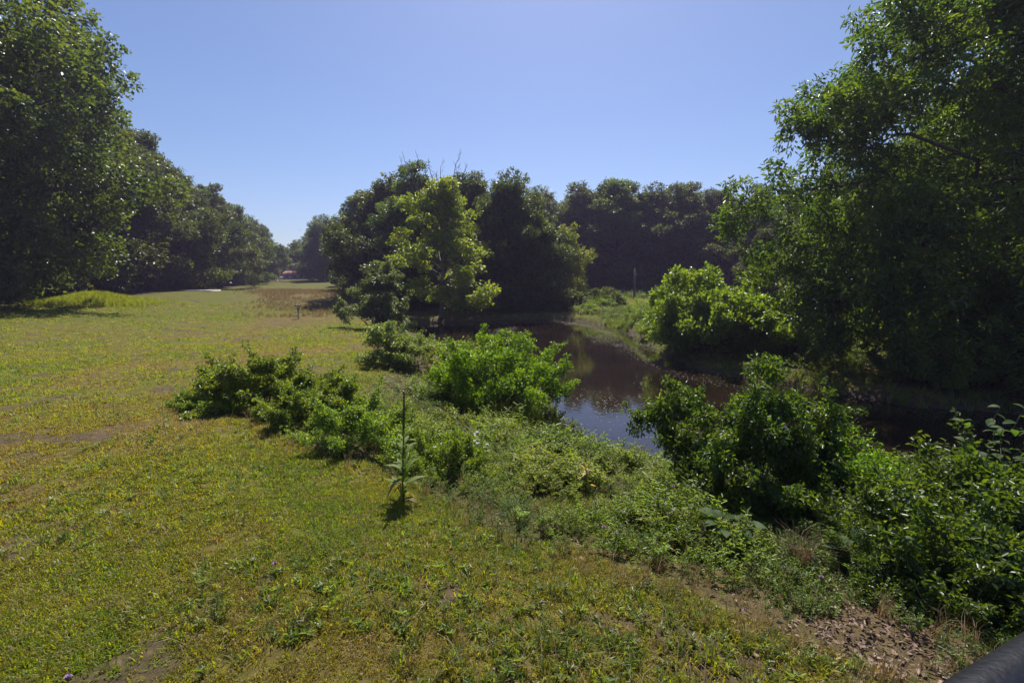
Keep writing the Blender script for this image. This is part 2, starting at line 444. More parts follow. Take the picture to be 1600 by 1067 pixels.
def bare(x, y):
    b = fbm(x, y, .9, 41, 3)
    for bx, by, br in ((-.8, 4.3, .42), (-.35, 3.75, .3), (-5.3, 5.3, .5), (-3.8, 3.8, .5), (-2.4, 4.1, .22), (-3.2, 6.1, .4), (-7.5, 7.4, .6)):
        b = b + .2 * np.exp(-((x - bx) / br) ** 2 - ((y - by) / br) ** 2)
    return sstep(.66, .76, b + .10 * np.exp(-((x + 2.1) / 1.3) ** 2 - ((y - 3.5) / .8) ** 2))
NR, NA = 330, 420
rr = .35 * (620 / .35) ** (np.arange(NR) / (NR - 1))
front = np.linspace(-R(62), R(62), 300); back = np.linspace(R(62), R(298), NA - 300 + 2)[1:-1]
th = np.concatenate([front, back])
GX = np.concatenate([[0], (rr[:, None] * np.sin(th)[None]).ravel()]); GY = np.concatenate([[0], (rr[:, None] * np.cos(th)[None]).ravel()])
GZ = height(GX, GY)
i = 1 + np.arange(NR - 1)[:, None] * NA; j = np.arange(NA)[None]; jn = (j + 1) % NA
gq = np.stack([i + j, i + NA + j, i + NA + jn, i + jn], -1).reshape(-1, 4)
gt = np.stack([np.zeros(NA, int), 1 + np.arange(NA), 1 + (np.arange(NA) + 1) % NA], 1)
mg, t, out = mat('ground')
def gattr(n): return N(t, 'Attribute', attribute_name=n, attribute_type='GEOMETRY').outputs['Fac']
tc = N(t, 'TexCoord')
nz = N(t, 'TexNoise'); nz.inputs['Scale'].default_value = 9; nz.inputs['Detail'].default_value = 8; nz.inputs['Roughness'].default_value = .7
t.links.new(tc.outputs['Object'], nz.inputs['Vector'])
nz2 = N(t, 'TexNoise'); nz2.inputs['Scale'].default_value = 1.1; nz2.inputs['Detail'].default_value = 6; nz2.inputs['Roughness'].default_value = .65
t.links.new(tc.outputs['Object'], nz2.inputs['Vector'])
green = ramp(t, [(.3, (.038, .044, .007)), (.5, (.088, .096, .010)), (.7, (.14, .14, .015))])
dryc = ramp(t, [(.3, (.07, .05, .018)), (.5, (.115, .085, .026)), (.72, (.18, .132, .05))])
soil = ramp(t, [(.3, (.034, .024, .017)), (.5, (.072, .049, .034)), (.75, (.15, .105, .08))])
for c in (green, dryc, soil): t.links.new(nz.outputs[0], c.inputs[0])
ad = N(t, 'Math', operation='MULTIPLY_ADD'); ad.inputs[1].default_value = .9; t.links.new(nz2.outputs[0], ad.inputs[0])
sb = N(t, 'Math', operation='SUBTRACT'); sb.inputs[1].default_value = .45; t.links.new(gattr('dry'), sb.inputs[0]); t.links.new(sb.outputs[0], ad.inputs[2]); ad.use_clamp = True
m1 = N(t, 'Mix', data_type='RGBA'); t.links.new(ad.outputs[0], m1.inputs[0]); t.links.new(green.outputs[0], m1.inputs[6]); t.links.new(dryc.outputs[0], m1.inputs[7])
m2 = N(t, 'Mix', data_type='RGBA'); t.links.new(gattr('soil'), m2.inputs[0]); t.links.new(m1.outputs[2], m2.inputs[6]); t.links.new(soil.outputs[0], m2.inputs[7])
bs = N(t, 'BsdfPrincipled'); bs.inputs['Roughness'].default_value = .9; bs.inputs['Specular IOR Level'].default_value = .15
bp = N(t, 'Bump'); bp.inputs['Strength'].default_value = .8; bp.inputs['Distance'].default_value = .05
t.links.new(nz.outputs[0], bp.inputs['Height']); t.links.new(bp.outputs[0], bs.inputs['Normal'])
t.links.new(m2.outputs[2], bs.inputs['Base Color']); t.links.new(bs.outputs[0], out.inputs[0])
gme = mesh_np('ground', np.stack([GX, GY, GZ], 1), [gt[:, ::-1], gq[:, ::-1]], [mg], smooth=True)
bsd = bank_sd(GX, GY); dwv = pond_sd(GX, GY)
wood_l = sstep(2, 8, -(GX + 43 - .0 * GY) - np.clip((GY - 60) * .3, 0, 40))
for nm, arr in (('dry', dryness(GX, GY)), ('soil', np.clip(np.maximum.reduce([bare(GX, GY) * .8, sstep(-.1, .6, bsd) * (.55 - .25 * sstep(6, 12, bsd)) * np.where(inside(GX, GY, [(60, 8.3)] + RIGHT_BANK[1:] + [(3, 50), (-3, 48), (-9, 45), (-10, 60), (-27, 90), (0, 260), (400, 260), (400, 8)]), .3, 1), 1 - sstep(.05, .55, dwv), wood_l]), 0, 1))):
    a = gme.attributes.new(nm, 'FLOAT', 'POINT'); a.data.foreach_set('value', arr.astype(np.float32))
gnd = ob('ground', gme, kind='structure')

# water: a sheet of murky pond water a little larger than the basin
mw, t, out = mat('pond_water')
tc = N(t, 'TexCoord')
p = N(t, 'BsdfPrincipled'); p.inputs['Roughness'].default_value = .035; p.inputs['IOR'].default_value = 1.45; p.inputs['Specular IOR Level'].default_value = .95
nz = N(t, 'TexNoise'); nz.inputs['Scale'].default_value = .35; nz.inputs['Detail'].default_value = 4
t.links.new(tc.outputs['Object'], nz.inputs['Vector'])
cr = ramp(t, [(.35, (.010, .0065, .0045)), (.7, (.021, .0135, .008))]); t.links.new(nz.outputs[0], cr.inputs[0]); t.links.new(cr.outputs[0], p.inputs['Base Color'])
n3 = N(t, 'TexNoise'); n3.inputs['Scale'].default_value = 5; n3.inputs['Detail'].default_value = 3; t.links.new(tc.outputs['Object'], n3.inputs['Vector'])
bp = N(t, 'Bump'); bp.inputs['Strength'].default_value = .10; bp.inputs['Distance'].default_value = .02
t.links.new(n3.outputs[0], bp.inputs['Height']); t.links.new(bp.outputs[0], p.inputs['Normal']); t.links.new(p.outputs[0], out.inputs[0])
wv = [(-14, 53), (-14, 30), (-4, 18), (0, 11), (14, 7), (60, -3), (64, 14), (30, 18), (16, 24), (14, 53)]
wme = mesh_np('pond_water', [(x, y, WZ) for x, y in wv], [np.array([list(range(len(wv)))])], [mw])
ob('pond_water', wme, kind='structure')

# ------------------------------------------------------------------ trees
OAK = []
for s, (H, Rc, hb, k, rl, n) in enumerate([(20, 7.6, 1.2, 34, 2.1, 90000), (18, 7.0, 1.0, 30, 2.1, 80000), (21, 6.8, 1.6, 34, 2.0, 80000)]):
    lob = tree_lobes(H, Rc, hb, k, rl, seed=s + 3, irr=.34, prof=.42)
    OAK.append((crown_mesh('oak_crown', sub_lobes(lob, 6, .42, seed=s), n, .27, .18, M['oak'], shell=.4), trunk_mesh('oak_trunk', H, lob, .32, M['bark'], 2), H))
lob = tree_lobes(20, 6.6, .8, 54, 1.95, seed=45, irr=.22, heavy=.4)
OAK.append((crown_mesh('oak_crown', sub_lobes(lob, 6, .42, seed=9), 125000, .215, .145, M['oak'], shell=.4), trunk_mesh('oak_trunk', 20, lob, .32, M['bark'], 2), 20))
lob = tree_lobes(14, 4.6, 1.0, 46, .95, seed=21, irr=.45)
LIGHT = (crown_mesh('light_crown', sub_lobes(lob, 3, .6), 24000, .25, .17, M['oak_light'], accent=.004, shell=.3), trunk_mesh('light_trunk', 14, lob, .2, M['greybark'], 1), 14)
lob = tree_lobes(8, 2.8, .6, 22, 1.1, seed=31)
SMALL = (crown_mesh('small_crown', sub_lobes(lob, 4, .5), 18000, .22, .15, M['oak_light'], shell=.4), trunk_mesh('small_trunk', 8, lob, .11, M['bark'], 2), 8)
def tree(name, proto, x, y, H, label, rz=None, wide=1.0, group=None, cat='tree', dz=0):
    s = H / proto[2]
    t = thing(name, label, cat, (x, y, h1(x, y) - .1 + dz), random.random() * 6.28 if rz is None else rz, (s * wide, s * wide, s), group)
    ob('trunk', proto[1], t); c = ob('crown', proto[0], t, kind='stuff')
    return t
LG = 'oaks along the left edge of the field'
left = [(-43.8, 38, 31, 3, 1.0, 'tallest dark oak at the upper left corner, cut off by the top of the photo'),
        (-57, 54, 28.6, 1, 1.05, 'dark oak behind the bright grass mound, next after the tallest oak'),
        (-56.5, 63, 27, 2, 1.05, 'third oak of the left row, over the shadow to the right of the grass mound'),
        (-56, 71, 23.4, 0, 1.0, 'oak of the left row standing just left of the pale concrete pad'),
        (-58, 82, 20.6, 1, 1.05, 'oak of the left row rising straight behind the pale concrete pad'),
        (-60.5, 95, 19.6, 2, 1.1, 'oak of the left row just beyond the pale concrete pad'),
        (-65.5, 110, 18.4, 0, 1.0, 'dark oak at the bend where the left row steps back from the field'),
        (-70, 125, 17.2, 1, 1.05, 'small looking oak near the far end of the left row'),
        (-76, 142, 16, 2, 1.05, 'last oak of the left row beside the far red roofed house')]
for x, y, H, k, w, lb in left: tree('oak_tree', OAK[k], x, y, H, lb, wide=w, group=LG)
for x, y, H, k, w, lb in [(-82, 182, 15, 1, 1.6, 'distant tree behind the red roofed house at the end of the field'),
        (-72, 172, 13, 2, 1.7, 'low distant tree in the gap under the small flying bird'),
        (-61, 146, 16.5, 0, 1.35, 'distant round tree right of the gap at the end of the field'),
        (-53, 132, 18, 1, 1.1, 'distant tree with a ragged side twig left of the central clump')]:
    tree('far_tree', OAK[k], x, y, H, lb, wide=w, group='trees closing the far end of the field')
for px, y, H, k, w, lb in [(572, 84, 17, 0, 1.0, 'leftmost dark oak of the central clump, over the far field edge'),
        (606, 66, 16.5, 1, 1.25, 'rounded dark oak of the central clump left of the yellow green tree'),
        (655, 60, 16.8, 2, 1.2, 'dark oak standing directly behind the yellow green tree'),
        (735, 60, 16.3, 0, 1.1, 'dark oak behind the right side of the yellow green tree'),
        (790, 55, 15.3, 1, 1.05, 'tall dark oak over the far water, right of the yellow green tree'),
        (832, 57, 13.2, 2, .85, 'rightmost slimmer oak of the central clump beside the mud bank')]:
    tree('oak_tree', OAK[k], at_px(px, y), y, H, lb, wide=w, group='dark oaks of the central clump')
for px, y, H, k, w, lb in [(845, 92, 19, 1, 1.15, 'backmost oak at the left end of the woods behind the mud bank'),
        (905, 86, 18.2, 2, 1.41, 'oak of the far woods right of the small yellowish tree'),
        (958, 84, 19.3, 0, 1.28, 'highest oak of the far woods behind the lit far bank'),
        (1010, 85, 17.8, 1, 1.34, 'oak of the far woods above the pale trunk on the far bank'),
        (1062, 82, 17.3, 2, 1.41, 'oak of the far woods above the round bush'),
        (1108, 82, 16.8, 0, 1.22, 'oak of the far woods touching the big tree on the right')]:
    tree('oak_tree', OAK[k], at_px(px, y), y, H, lb, wide=w, group='oaks of the woods beyond the pond')
tree('young_tree', SMALL, at_px(880, 62), 62, 9.5, 'small yellowish tree in front of the far woods beside the water', group=None, wide=1.0)

# the yellow-green tree with dead twigs standing out of its top
yg = tree('yellow_green_tree', LIGHT, at_px(690, 47), 47, 14.4, wide=1.1, label= 'open yellow green tree in front of the central clump with bare dead twigs on top', rz=1.0)
mb = MB()
for k in range(16):
    a = rng.random() * 6.28; r0 = rng.random() * 2.6
    b0 = np.array([r0 * math.cos(a), r0 * math.sin(a), 11.8 + rng.random()]); d = np.array([math.cos(a) * .35, math.sin(a) * .35, 1.0])
    tip = b0 + d * (2.0 + 1.6 * rng.random())
    limb(mb, b0, tip, .05, .016, .03, 6, 4, .3)
    for q in range(4):
        s = b0 + (tip - b0) * (.4 + .15 * q); e = s + (rand_dir(1)[0] * .45 + np.array([0, 0, .45])) * (1 - .12 * q)
        limb(mb, s, e, .022, .012, .02, 4, 3, .3)
ob('dead_twig', mb.mesh('dead_twigs', M['greybark']), yg, kind='stuff')

# big tree leaning over the water from the right
TB = np.array([24.5, 20.0]); tz = h1(*TB)
lob = []
r = np.random.default_rng(5)
def fill(cx, cy, cz, rx, ry, rz_, n, lr):
    k = 0
    while k < n:
        d = r.normal(size=3); d /= np.linalg.norm(d); q = (.35 + .65 * r.random() ** .5)
        p = np.array([cx, cy, cz]) + d * q * np.array([rx, ry, rz_])
        if p[2] < tz + 1.2: continue
        lob.append((*p, lr * (.65 + .7 * r.random()))); k += 1
fill(20.0, 20.5, 4.0, 8.8, 5.5, 4.2, 74, 1.05)
fill(16.5, 18.6, 1.3, 5.6, 2.4, 2.4, 26, .85)
fill(22.0, 21, 9.6, 8.7, 6.0, 4.0, 76, 1.15)
fill(25.5, 20, 15.0, 9.2, 6.5, 5.0, 84, 1.3)
for c in [(12.2, 21, 4.2), (11.4, 22, 5.6), (12.0, 21.5, 7.2), (12.8, 20.5, 8.6), (14.2, 20, 10.2), (11.8, 22.5, 2.6), (13.5, 20, 1.6), (15.5, 19, .9), (15.4, 19.5, 12.4), (16, 19, 15), (11.2, 22.3, 6.4), (10.9, 22.8, 4.9), (12.3, 21.4, 9.2), (13.2, 20.6, 9.6), (14.6, 20, 11.4), (15, 19.6, 13.4), (15.2, 19.2, 14.4), (12.4, 21.2, 3.2), (13.6, 19.6, .6), (16.5, 18.3, .2), (19, 17.4, .2), (21.5, 16.6, .6)]:
    lob.append((*c, .95))
lob = np.array(lob) - np.array([TB[0], TB[1], tz, 0])
big = thing('leaning_tree', 'huge broad leaved tree filling the right side, its boughs hanging over the pond', 'tree', (TB[0], TB[1], tz))
ob('crown', crown_mesh('big_crown', sub_lobes(lob + np.array([0, 0, 0, 0]), 2, .6), 185000, .23, .09, M['broad'], shape=SH4, shell=.3, sprays=8, droop=.25, up=.5), big, kind='stuff')
mb = MB()
mb.tube([(0, 0, -.3), (.05, 0, 1.5), (-.2, 0, 4.2), (-.1, .2, 7.5), (.6, .2, 11), (.8, 0, 15)], [.55, .40, .36, .3, .22, .1], 12)
ob('trunk', mb.mesh('big_trunk', M['bark'], True), big)
for (p0, p1, r0) in [((-.2, 0, 4.0), (-10.5, 1.0, 8.2), .2), ((-.2, 0, 4.6), (-9.5, -.6, 10.6), .17), ((-.15, 0, 3.4), (-11.5, 2.0, 6.0), .17), ((-.1, .2, 7.4), (-8.0, -1, 14.0), .16),
                     ((-.2, 0, 5.2), (-7, -3, 8.6), .14), ((.5, .2, 10.5), (-6, -1, 17), .14), ((-.1, .1, 5.8), (6, 2, 11), .16), ((-.1, .2, 7), (4, -5, 12), .14)]:
    mb = MB(); P = limb(mb, p0, p1, r0, .035, .08, 9, 7, .5)
    for q in range(3, 9):
        for z in range(2):
            e = P[q] + rand_dir(1)[0] * np.array([1.6, 1.6, 1.1]) + np.array([-.6, 0, -.1])
            limb(mb, P[q], e, .035, .008, .05, 5, 4, .3)
    ob('limb', mb.mesh('big_limb', M['bark'], True), big)

# smaller trees behind it on the right bank
for x, y, H, k, w, lb in [(31, 32, 17, 1, 1.0, 'tree on the right bank glimpsed through the boughs of the huge tree'),
        (40, 24, 17, 2, 1.0, 'tree at the right edge of the photo behind the huge tree')]:
    tree('bank_tree', OAK[k], x, y, H, lb, wide=w, group='trees behind the huge tree')

# ------------------------------------------------------------------ woods behind the first rows: a mass nobody could count
l = sub_lobes(bush_lobes(3.0, 4.3, 30, .8, 14, .3), 4, .5)
under = crown_mesh('undergrowth_foliage', l, 26000, .24, .15, M['oak'], shell=.4, sprays=6)
wc = proto_collection('wood_mass', [q[0] for q in OAK[:3]] + [under])
pts = []
for y in np.arange(26, 150, 6.0):
    for k in range(4):
        ex = -55 if y < 75 else -55 - (y - 75) * .32
        pts.append((ex - 6 - k * 6.5 + rng.normal(), y + rng.normal() * 1.5, .8 + .2 * rng.random()))
for x in np.arange(-120, -20, 6): pts.append((x, 195 + rng.normal() * 4, .62)); pts.append((x - 3, 215, .66))
for k in range(34):
    pts.append((-38 + 44 * rng.random(), 92 + rng.random() * 45, .66 + .12 * rng.random()))
for x in np.arange(-22, 6, 3.5): pts.append((x, 70 + rng.random() * 8, .66 + .06 * rng.random()))
for k in range(6): pts.append((-14 + 18 * rng.random(), 66 + rng.random() * 14, .6 + .1 * rng.random()))
for x in np.arange(-2, 95, 4.5):
    for y in (95, 104, 115): pts.append((x + rng.normal(), y + rng.normal() * 2, .8 + .12 * rng.random()))
for k in range(46): pts.append((38 + 45 * rng.random(), 26 + 60 * rng.random(), .6 + .2 * rng.random()))
for k in range(8): pts.append((26 + 22 * rng.random(), 40 + 14 * rng.random(), .4 + .12 * rng.random()))
for x in np.arange(-24, 12, 2.2): pts.append((x, 53.5 + rng.random() * 5 + max(0, -x - 9) * .9, 1 + .2 * rng.random()))
for x in np.arange(2, 70, 2.6): pts.append((x, 78 + rng.random() * 6, 1 + .25 * rng.random()))
for y in np.arange(44, 150, 2.6): pts.append((-52.5 - max(0, y - 75) * .32 - rng.random() * 2.5, y, 1 + .3 * rng.random()))
for x in np.arange(16, 60, 2.3): pts.append((x, 25 + rng.random() * 9, 1 + .2 * rng.random()))
pts = np.array([q for q in pts if not (q[0] < -20 and q[1] > 60 and q[0] > -55 - (q[1] - 65) * .32 and q[0] < -26 - (q[1] - 80) * .38)])
px, py = pts[:, 0], pts[:, 1]; und = (pts[:, 2] >= 1).astype(int); wi = np.where(und == 1, 3, rng.integers(0, 3, len(pts))); pts[:, 2] = np.where(und == 1, pts[:, 2] - .45, pts[:, 2])
scatter('woods', np.stack([px, py, height(px, py) - .3], 1), rots(len(pts), .02), pts[:, 2], wi, rng.random(len(pts)), wc,
        'dark woods filling in behind the first rows of trees')

# the air
mhz, t, out = mat('air')
pv = N(t, 'VolumePrincipled'); pv.inputs['Color'].default_value = (.68, .60, 1.0, 1); pv.inputs['Density'].default_value = .0005; pv.inputs['Anisotropy'].default_value = .35
t.links.new(pv.outputs[0], out.inputs['Volume'])
mb = MB(); mb.box(-320, 320, -60, 330, -7, 45)
ob('haze', mb.mesh('haze', mhz), kind='stuff')

# ------------------------------------------------------------------ bushes
def bush(name, me, stems, x, y, label, rz=0, scale=1, group=None, cat='bush', dz=-.05):
    t = thing(name, label, cat, (x, y, h1(x, y) + dz), rz, scale, group)
    if stems: ob('stem', stems, t, kind='stuff')
    ob('foliage', me, t, kind='stuff')
    return t
# bright bush standing at the water's edge
l = ragged(sub_lobes(bush_lobes(2.05, 2.75, 36, .42, 2, .4), 4, .42), 40, .13, .4)
bright = (crown_mesh('bright_foliage', l, 46000, .072, .043, M['bright'], shape=SH2, shell=.25, sprays=9, up=.4), stems_mesh('bright_stems', l[::4], .03, M['bark']))
bush('bright_bush', *bright, at_px(770, 14.2), 14.2, 'bright yellow green bush with dark stems on the near bank by the water')
# silvery small tree left of it
l = ragged(sub_lobes(bush_lobes(1.0, 1.95, 20, .34, 3, .45), 3, .5), 14, .10, .25)
sil = (crown_mesh('grey_foliage', l, 17000, .085, .045, M['silver'], shell=.3), stems_mesh('grey_stems', l[::4], .02, M['bark']))
bush('grey_green_bush', *sil, at_px(612, 17.4), 17.4, 'small grey green bush between the mullein stalk top and the dark field edge bush')
l = ragged(sub_lobes(tree_lobes(4.2, 1.9, .5, 18, .6, seed=8, irr=.4), 4, .5), 18, .2, .6)
M['dull'] = leaf_mat('dull_leaves', [(0, (.06, .088, .042)), (.6, (.11, .14, .07)), (1, (.15, .185, .075))], (2.0, 2.0, .8), .5, .36, spec=.6)
dk = (crown_mesh('dull_foliage', l, 20000, .15, .09, M['dull'], shell=.35), stems_mesh('dull_stems', l[::5], .04, M['bark']))
bush('field_edge_bush', *dk, at_px(592, 35), 35, 'tall dull green bush at the right edge of the field below the central clump', 0, (1.15, 1.1, 1.05))
# brambles
l = ragged(sub_lobes(bush_lobes(1.45, 1.15, 24, .28, 6, .25), 3, .5), 34, .07, .35)
brA = (crown_mesh('bramble_foliage', l, 42000, .057, .036, M['bramble'], shape=SH4, shell=.2, sprays=5, up=.7), stems_mesh('bramble_stems', l[::4], .008, M['stem'], 1.5))
l = ragged(sub_lobes(bush_lobes(1.1, .9, 20, .25, 8, .2), 3, .5), 30, .06, .3)
brB = (crown_mesh('thicket_foliage', l, 25000, .05, .03, M['bramble'], shape=SH4, shell=.2, sprays=6, up=.6), stems_mesh('thicket_stems', l[::4], .007, M['stem'], 1.5))
bush('bramble', *brA, -6.0, 10.7, 'leftmost and tallest bramble mound on the lawn edge, dark underneath', .4, (1.1, .95, 1.02))
bush('bramble', *brA, -4.35, 9.7, 'middle bramble mound between the tallest mound and the mullein', 2.1, (.72, .8, .82))
bush('bramble', *brB, -3.1, 8.6, 'bramble thicket just left of the mullein with pale leaf glints', .2, (1.0, 1.0, 1.08))
bush('bramble', *brB, -1.35, 7.6, 'small dark thicket right behind the mullein', 1.4, (.7, .7, .95))
bush('bramble', *brB, -6.9, 10.1, 'low straggling left end of the bramble mounds', 2.9, (.7, .6, .6))
l = ragged(sub_lobes(bush_lobes(1.1, .95, 20, .25, 18, .2), 3, .5), 30, .06, .3)
brC = (crown_mesh('bank_shrub_foliage', l, 18000, .06, .034, M['broad'], shape=SH4, shell=.2, sprays=6, up=.6), brB[1])
# big bush on the right, over the water
l = np.concatenate([sub_lobes(bush_lobes(1.5, 2.0, 26, .34, 9, .15), 5, .45), np.array([(-1.55, .3, 1.55, .3), (-1.2, .2, 1.7, .32), (-1.8, .3, 1.45, .22), (.1, .1, 2.25, .3), (1.2, 0, 1.5, .32), (-2.05, .25, 1.35, .16), (-2.25, .2, 1.25, .12), (-.5, -.9, .5, .4), (.6, -1.0, .45, .4), (1.4, -.6, .5, .4), (1.5, .2, 1.0, .3)])])
l = ragged(l, 40, .08, .35)
rbm = (crown_mesh('broad_bush_foliage', l, 66000, .068, .04, M['broad'], shape=SH4, shell=.25, sprays=7, up=.6, droop=.15), stems_mesh('broad_bush_stems', l[::5], .016, M['bark'], 1.0))
bush('broad_leaved_bush', *rbm, 3.95, 7.0, 'large glossy dark bush in front of the pond at right of centre', 0, (.86, .95, 1.0))
l = bush_lobes(.75, 1.7, 20, .28, 10, .3)
fe = (crown_mesh('feathery_foliage', l, 9000, .06, .026, M['bright'], shell=.2, sprays=9, up=.4), stems_mesh('feathery_stems', l, .01, M['stem'], .9))
bush('feathery_shrub', *fe, 5.45, 6.9, 'light feathery shrub right of the large glossy bush', .5, (1.0, 1.0, .9))
bush('feathery_shrub', *fe, 6.3, 7.2, 'dim feathery shrub on the bank slope farther right', 2.2, (1.1, 1.0, .6))
# round bush on the far bank and smaller ones
l = ragged(sub_lobes(bush_lobes(3.0, 4.3, 30, .75, 12, .3), 3, .5), 30, .22, .5)
rd = (crown_mesh('round_foliage', l, 40000, .17, .11, M['bramble'], shell=.4, sprays=6), stems_mesh('round_stems', l[::4], .03, M['bark']))
bush('round_bush', *rd, 11.7, 27.0, 'large round lit bush on the far bank left of the huge tree', 0, (1.12, 1.05, 1.2))
bush('round_bush', *rd, 15.2, 24.5, 'shaded round bush under the left boughs of the huge tree', 2, (.8, .8, .75))
l = bush_lobes(1.0, 1.2, 16, .36, 13, .3)
bb = (crown_mesh('bank_foliage', l, 6000, .12, .06, M['bramble'], shell=.3), stems_mesh('bank_stems', l, .012, M['stem']))
for x, y, s, lb in [(10.3, 33.5, .9, 'low bush on the lit far bank closest to the water bend'), (11.6, 38, 1.0, 'low bush in the middle of the lit far bank'),
                    (8.6, 50, 1.0, 'small bush at the tip of the lit far bank by the wooden post'), (10.9, 29.3, .8, 'low grassy bush left of the round lit bush at the waterline'),
                    (13.2, 43, 1.15, 'low bush at the back of the lit far bank')]:
    bush('low_bush', *bb, x, y, lb, random.random() * 6, s, 'low bushes on the far bank')
for x, y, s, lb in [(20, 16.6, 1.3, 'dark bush at the waterline under the huge tree'), (26, 14.6, 1.8, 'dark bush at the right edge under the huge tree'), (17.2, 18.4, 1.0, 'small dark bush under the hanging bough tips')]:
    bush('shade_bush', *rd, x, y, lb, random.random() * 6, s * .5, 'bushes in the shade of the huge tree')
# near right corner: leafy shrubs on the bank
bush('bank_shrub', *brC, 6.5, 5.5, 'leafy shrub at the right edge below the sapling', .3, (1.2, 1.2, 1.35), 'near bank shrubs')
bush('bank_shrub', *brC, 5.0, 4.3, 'leafy shrub at the right edge above the handrail', 2.0, (1.1, 1.1, 1.1), 'near bank shrubs')
bush('bank_shrub', *brC, 4.0, 4.15, 'low shrub at the right edge just above the fallen leaves', 1.2, (.6, .6, .6), 'near bank shrubs')
bush('bank_shrub', *brC, 5.7, 4.9, 'leafy shrub at the right edge between the sapling and the handrail', 2.6, (1.1, 1.1, 1.25), 'near bank shrubs')
bush('bank_shrub', *brC, .7, 9.9, 'low shrub at the sky reflecting water edge', 1.0, (.75, .75, .55), 'near bank shrubs')

# ------------------------------------------------------------------ ground cover
def blade_tuft(n, h, w, spread, lean, m, seg=2):
    V = []; F3 = []; F4 = []; c = 0
    for q in range(n):
        a = rng.random() * 6.283; rr_ = spread * math.sqrt(rng.random()); b = np.array([rr_ * math.cos(a), rr_ * math.sin(a), -.01])
        d = rng.random() * 6.283; hh = h * (.5 + .7 * rng.random()); le = lean * (.3 + rng.random()); ww = w * (.7 + .6 * rng.random())
        out_ = np.array([math.cos(d), math.sin(d), 0]); sd = np.array([-math.sin(d), math.cos(d), 0])
        m_ = b + out_ * le * hh * .35 + np.array([0, 0, hh * .62]); tp = b + out_ * le * hh + np.array([0, 0, hh * (1 - .35 * le)])
        V += [b - sd * ww / 2, b + sd * ww / 2, m_ + sd * ww * .4, m_ - sd * ww * .4, tp]
        F4.append((c, c + 1, c + 2, c + 3)); F3.append((c + 3, c + 2, c + 4)); c += 5
    return mesh_np('tuft', V, [np.array(F4), np.array(F3)], [m])
gc = proto_collection('lawn_tuft', [blade_tuft(12, .065, .0085, .05, .8, M['grass']) for q in range(4)] + [blade_tuft(14, .035, .009, .06, 1.2, M['grass']) for q in range(2)])
def lawn_points(n, r0, r1, a=1.02, p=1):
    x, y = wedge(n, r0, r1, -a, a, p)
    bd = bank_sd(x, y)
    k = (bd < .25) & (y > .5) & (x > -46 - np.clip((y - 60) * .3, 0, 40))
    k &= rng.random(n) > bare(x, y) * .85
    k &= rng.random(n) > dryness(x, y) * .45
    k &= rng.random(n) < .25 + 1.1 * sstep(.32, .62, fbm(x, y, .5, 57))
    return x[k], y[k]
X = []; Y = []; S = []
for n, r0, r1, s in [(105000, 2.2, 7, .95), (130000, 7, 14, 1.15), (60000, 14, 28, 1.6), (50000, 28, 62, 2.3)]:
    x, y = lawn_points(n, r0, r1); X.append(x); Y.append(y); S.append(s * (.6 + .7 * rng.random(len(x))))
X = np.concatenate(X); Y = np.concatenate(Y); S = np.concatenate(S)
dr = dryness(X, Y)
tint = np.clip(.90 - dr * .80 - .5 * (rng.random(len(X)) - .5) + .5 * (fbm(X, Y, 1.6, 55) - .5), 0, 1)
dead = rng.random(len(X)) < .17; tint = np.where(dead, .22 * rng.random(len(X)), tint)
S *= (1 - .35 * dr)
scatter('lawn_grass', np.stack([X, Y, height(X, Y)], 1), rots(len(X), .2), S, rng.integers(0, 6, len(X)), tint, gc, 'mown grass of the field, green and straw coloured in patches')

# taller dry grass: band across the field, edges of the lawn, mound
dg = proto_collection('dry_tuft', [blade_tuft(22, .42, .008, .10, .5, M['dry']) for q in range(3)] + [blade_tuft(14, .6, .006, .08, .35, M['dry'])])
x1, y1 = wedge(14000, 50, 95, -.72, -.24); k = (bank_sd(x1, y1) < 0) & (x1 > -.56 * y1 + rng.normal(size=len(x1)) * 1.5) & (y1 < 84) & (fbm(x1, y1, 6, 77) + .25 * (rng.random(len(x1)) - .5) > .46) & (x1 > -46 - np.clip((y1 - 60) * .3, 0, 40)); x1, y1 = x1[k], y1[k]
x2, y2 = wedge(9000, 2.5, 30, -.9, .9, 0); b2 = bank_sd(x2, y2); k = (b2 > -.25) & (b2 < 2.6) & (pond_sd(x2, y2) > .4) & (rng.random(len(x2)) < .26) & (((x2 - 2.98) / .55) ** 2 + ((y2 - 3.4) / .36) ** 2 > 1); x2, y2 = x2[k], y2[k]
X = np.concatenate([x1, x2]); Y = np.concatenate([y1, y2])
scatter('dry_grass', np.stack([X, Y, height(X, Y)], 1), rots(len(X), .22), np.concatenate([1.1 * (.6 + .6 * rng.random(len(x1))), .55 * (.5 + .8 * rng.random(len(x2)))]),
        rng.integers(0, 4, len(X)), rng.random(len(X)), dg, 'straw coloured tall grass along the lawn edge and across the far field')

# lush grass on the mound by the left trees
n = 2600; x = -42 + rng.normal(size=n) * 2.3; y = 45.8 + rng.normal(size=n) * 1.7
lg_ = proto_collection('lush_tuft', [blade_tuft(20, .38, .012, .12, .5, M['grass']) for q in range(3)])
scatter('mound_grass', np.stack([x, y, height(x, y)], 1), rots(n, .2), .8 + .9 * rng.random(n), rng.integers(0, 3, n), .62 + .2 * rng.random(n), lg_, 'lush bright green grass on the mound in front of the left oaks')

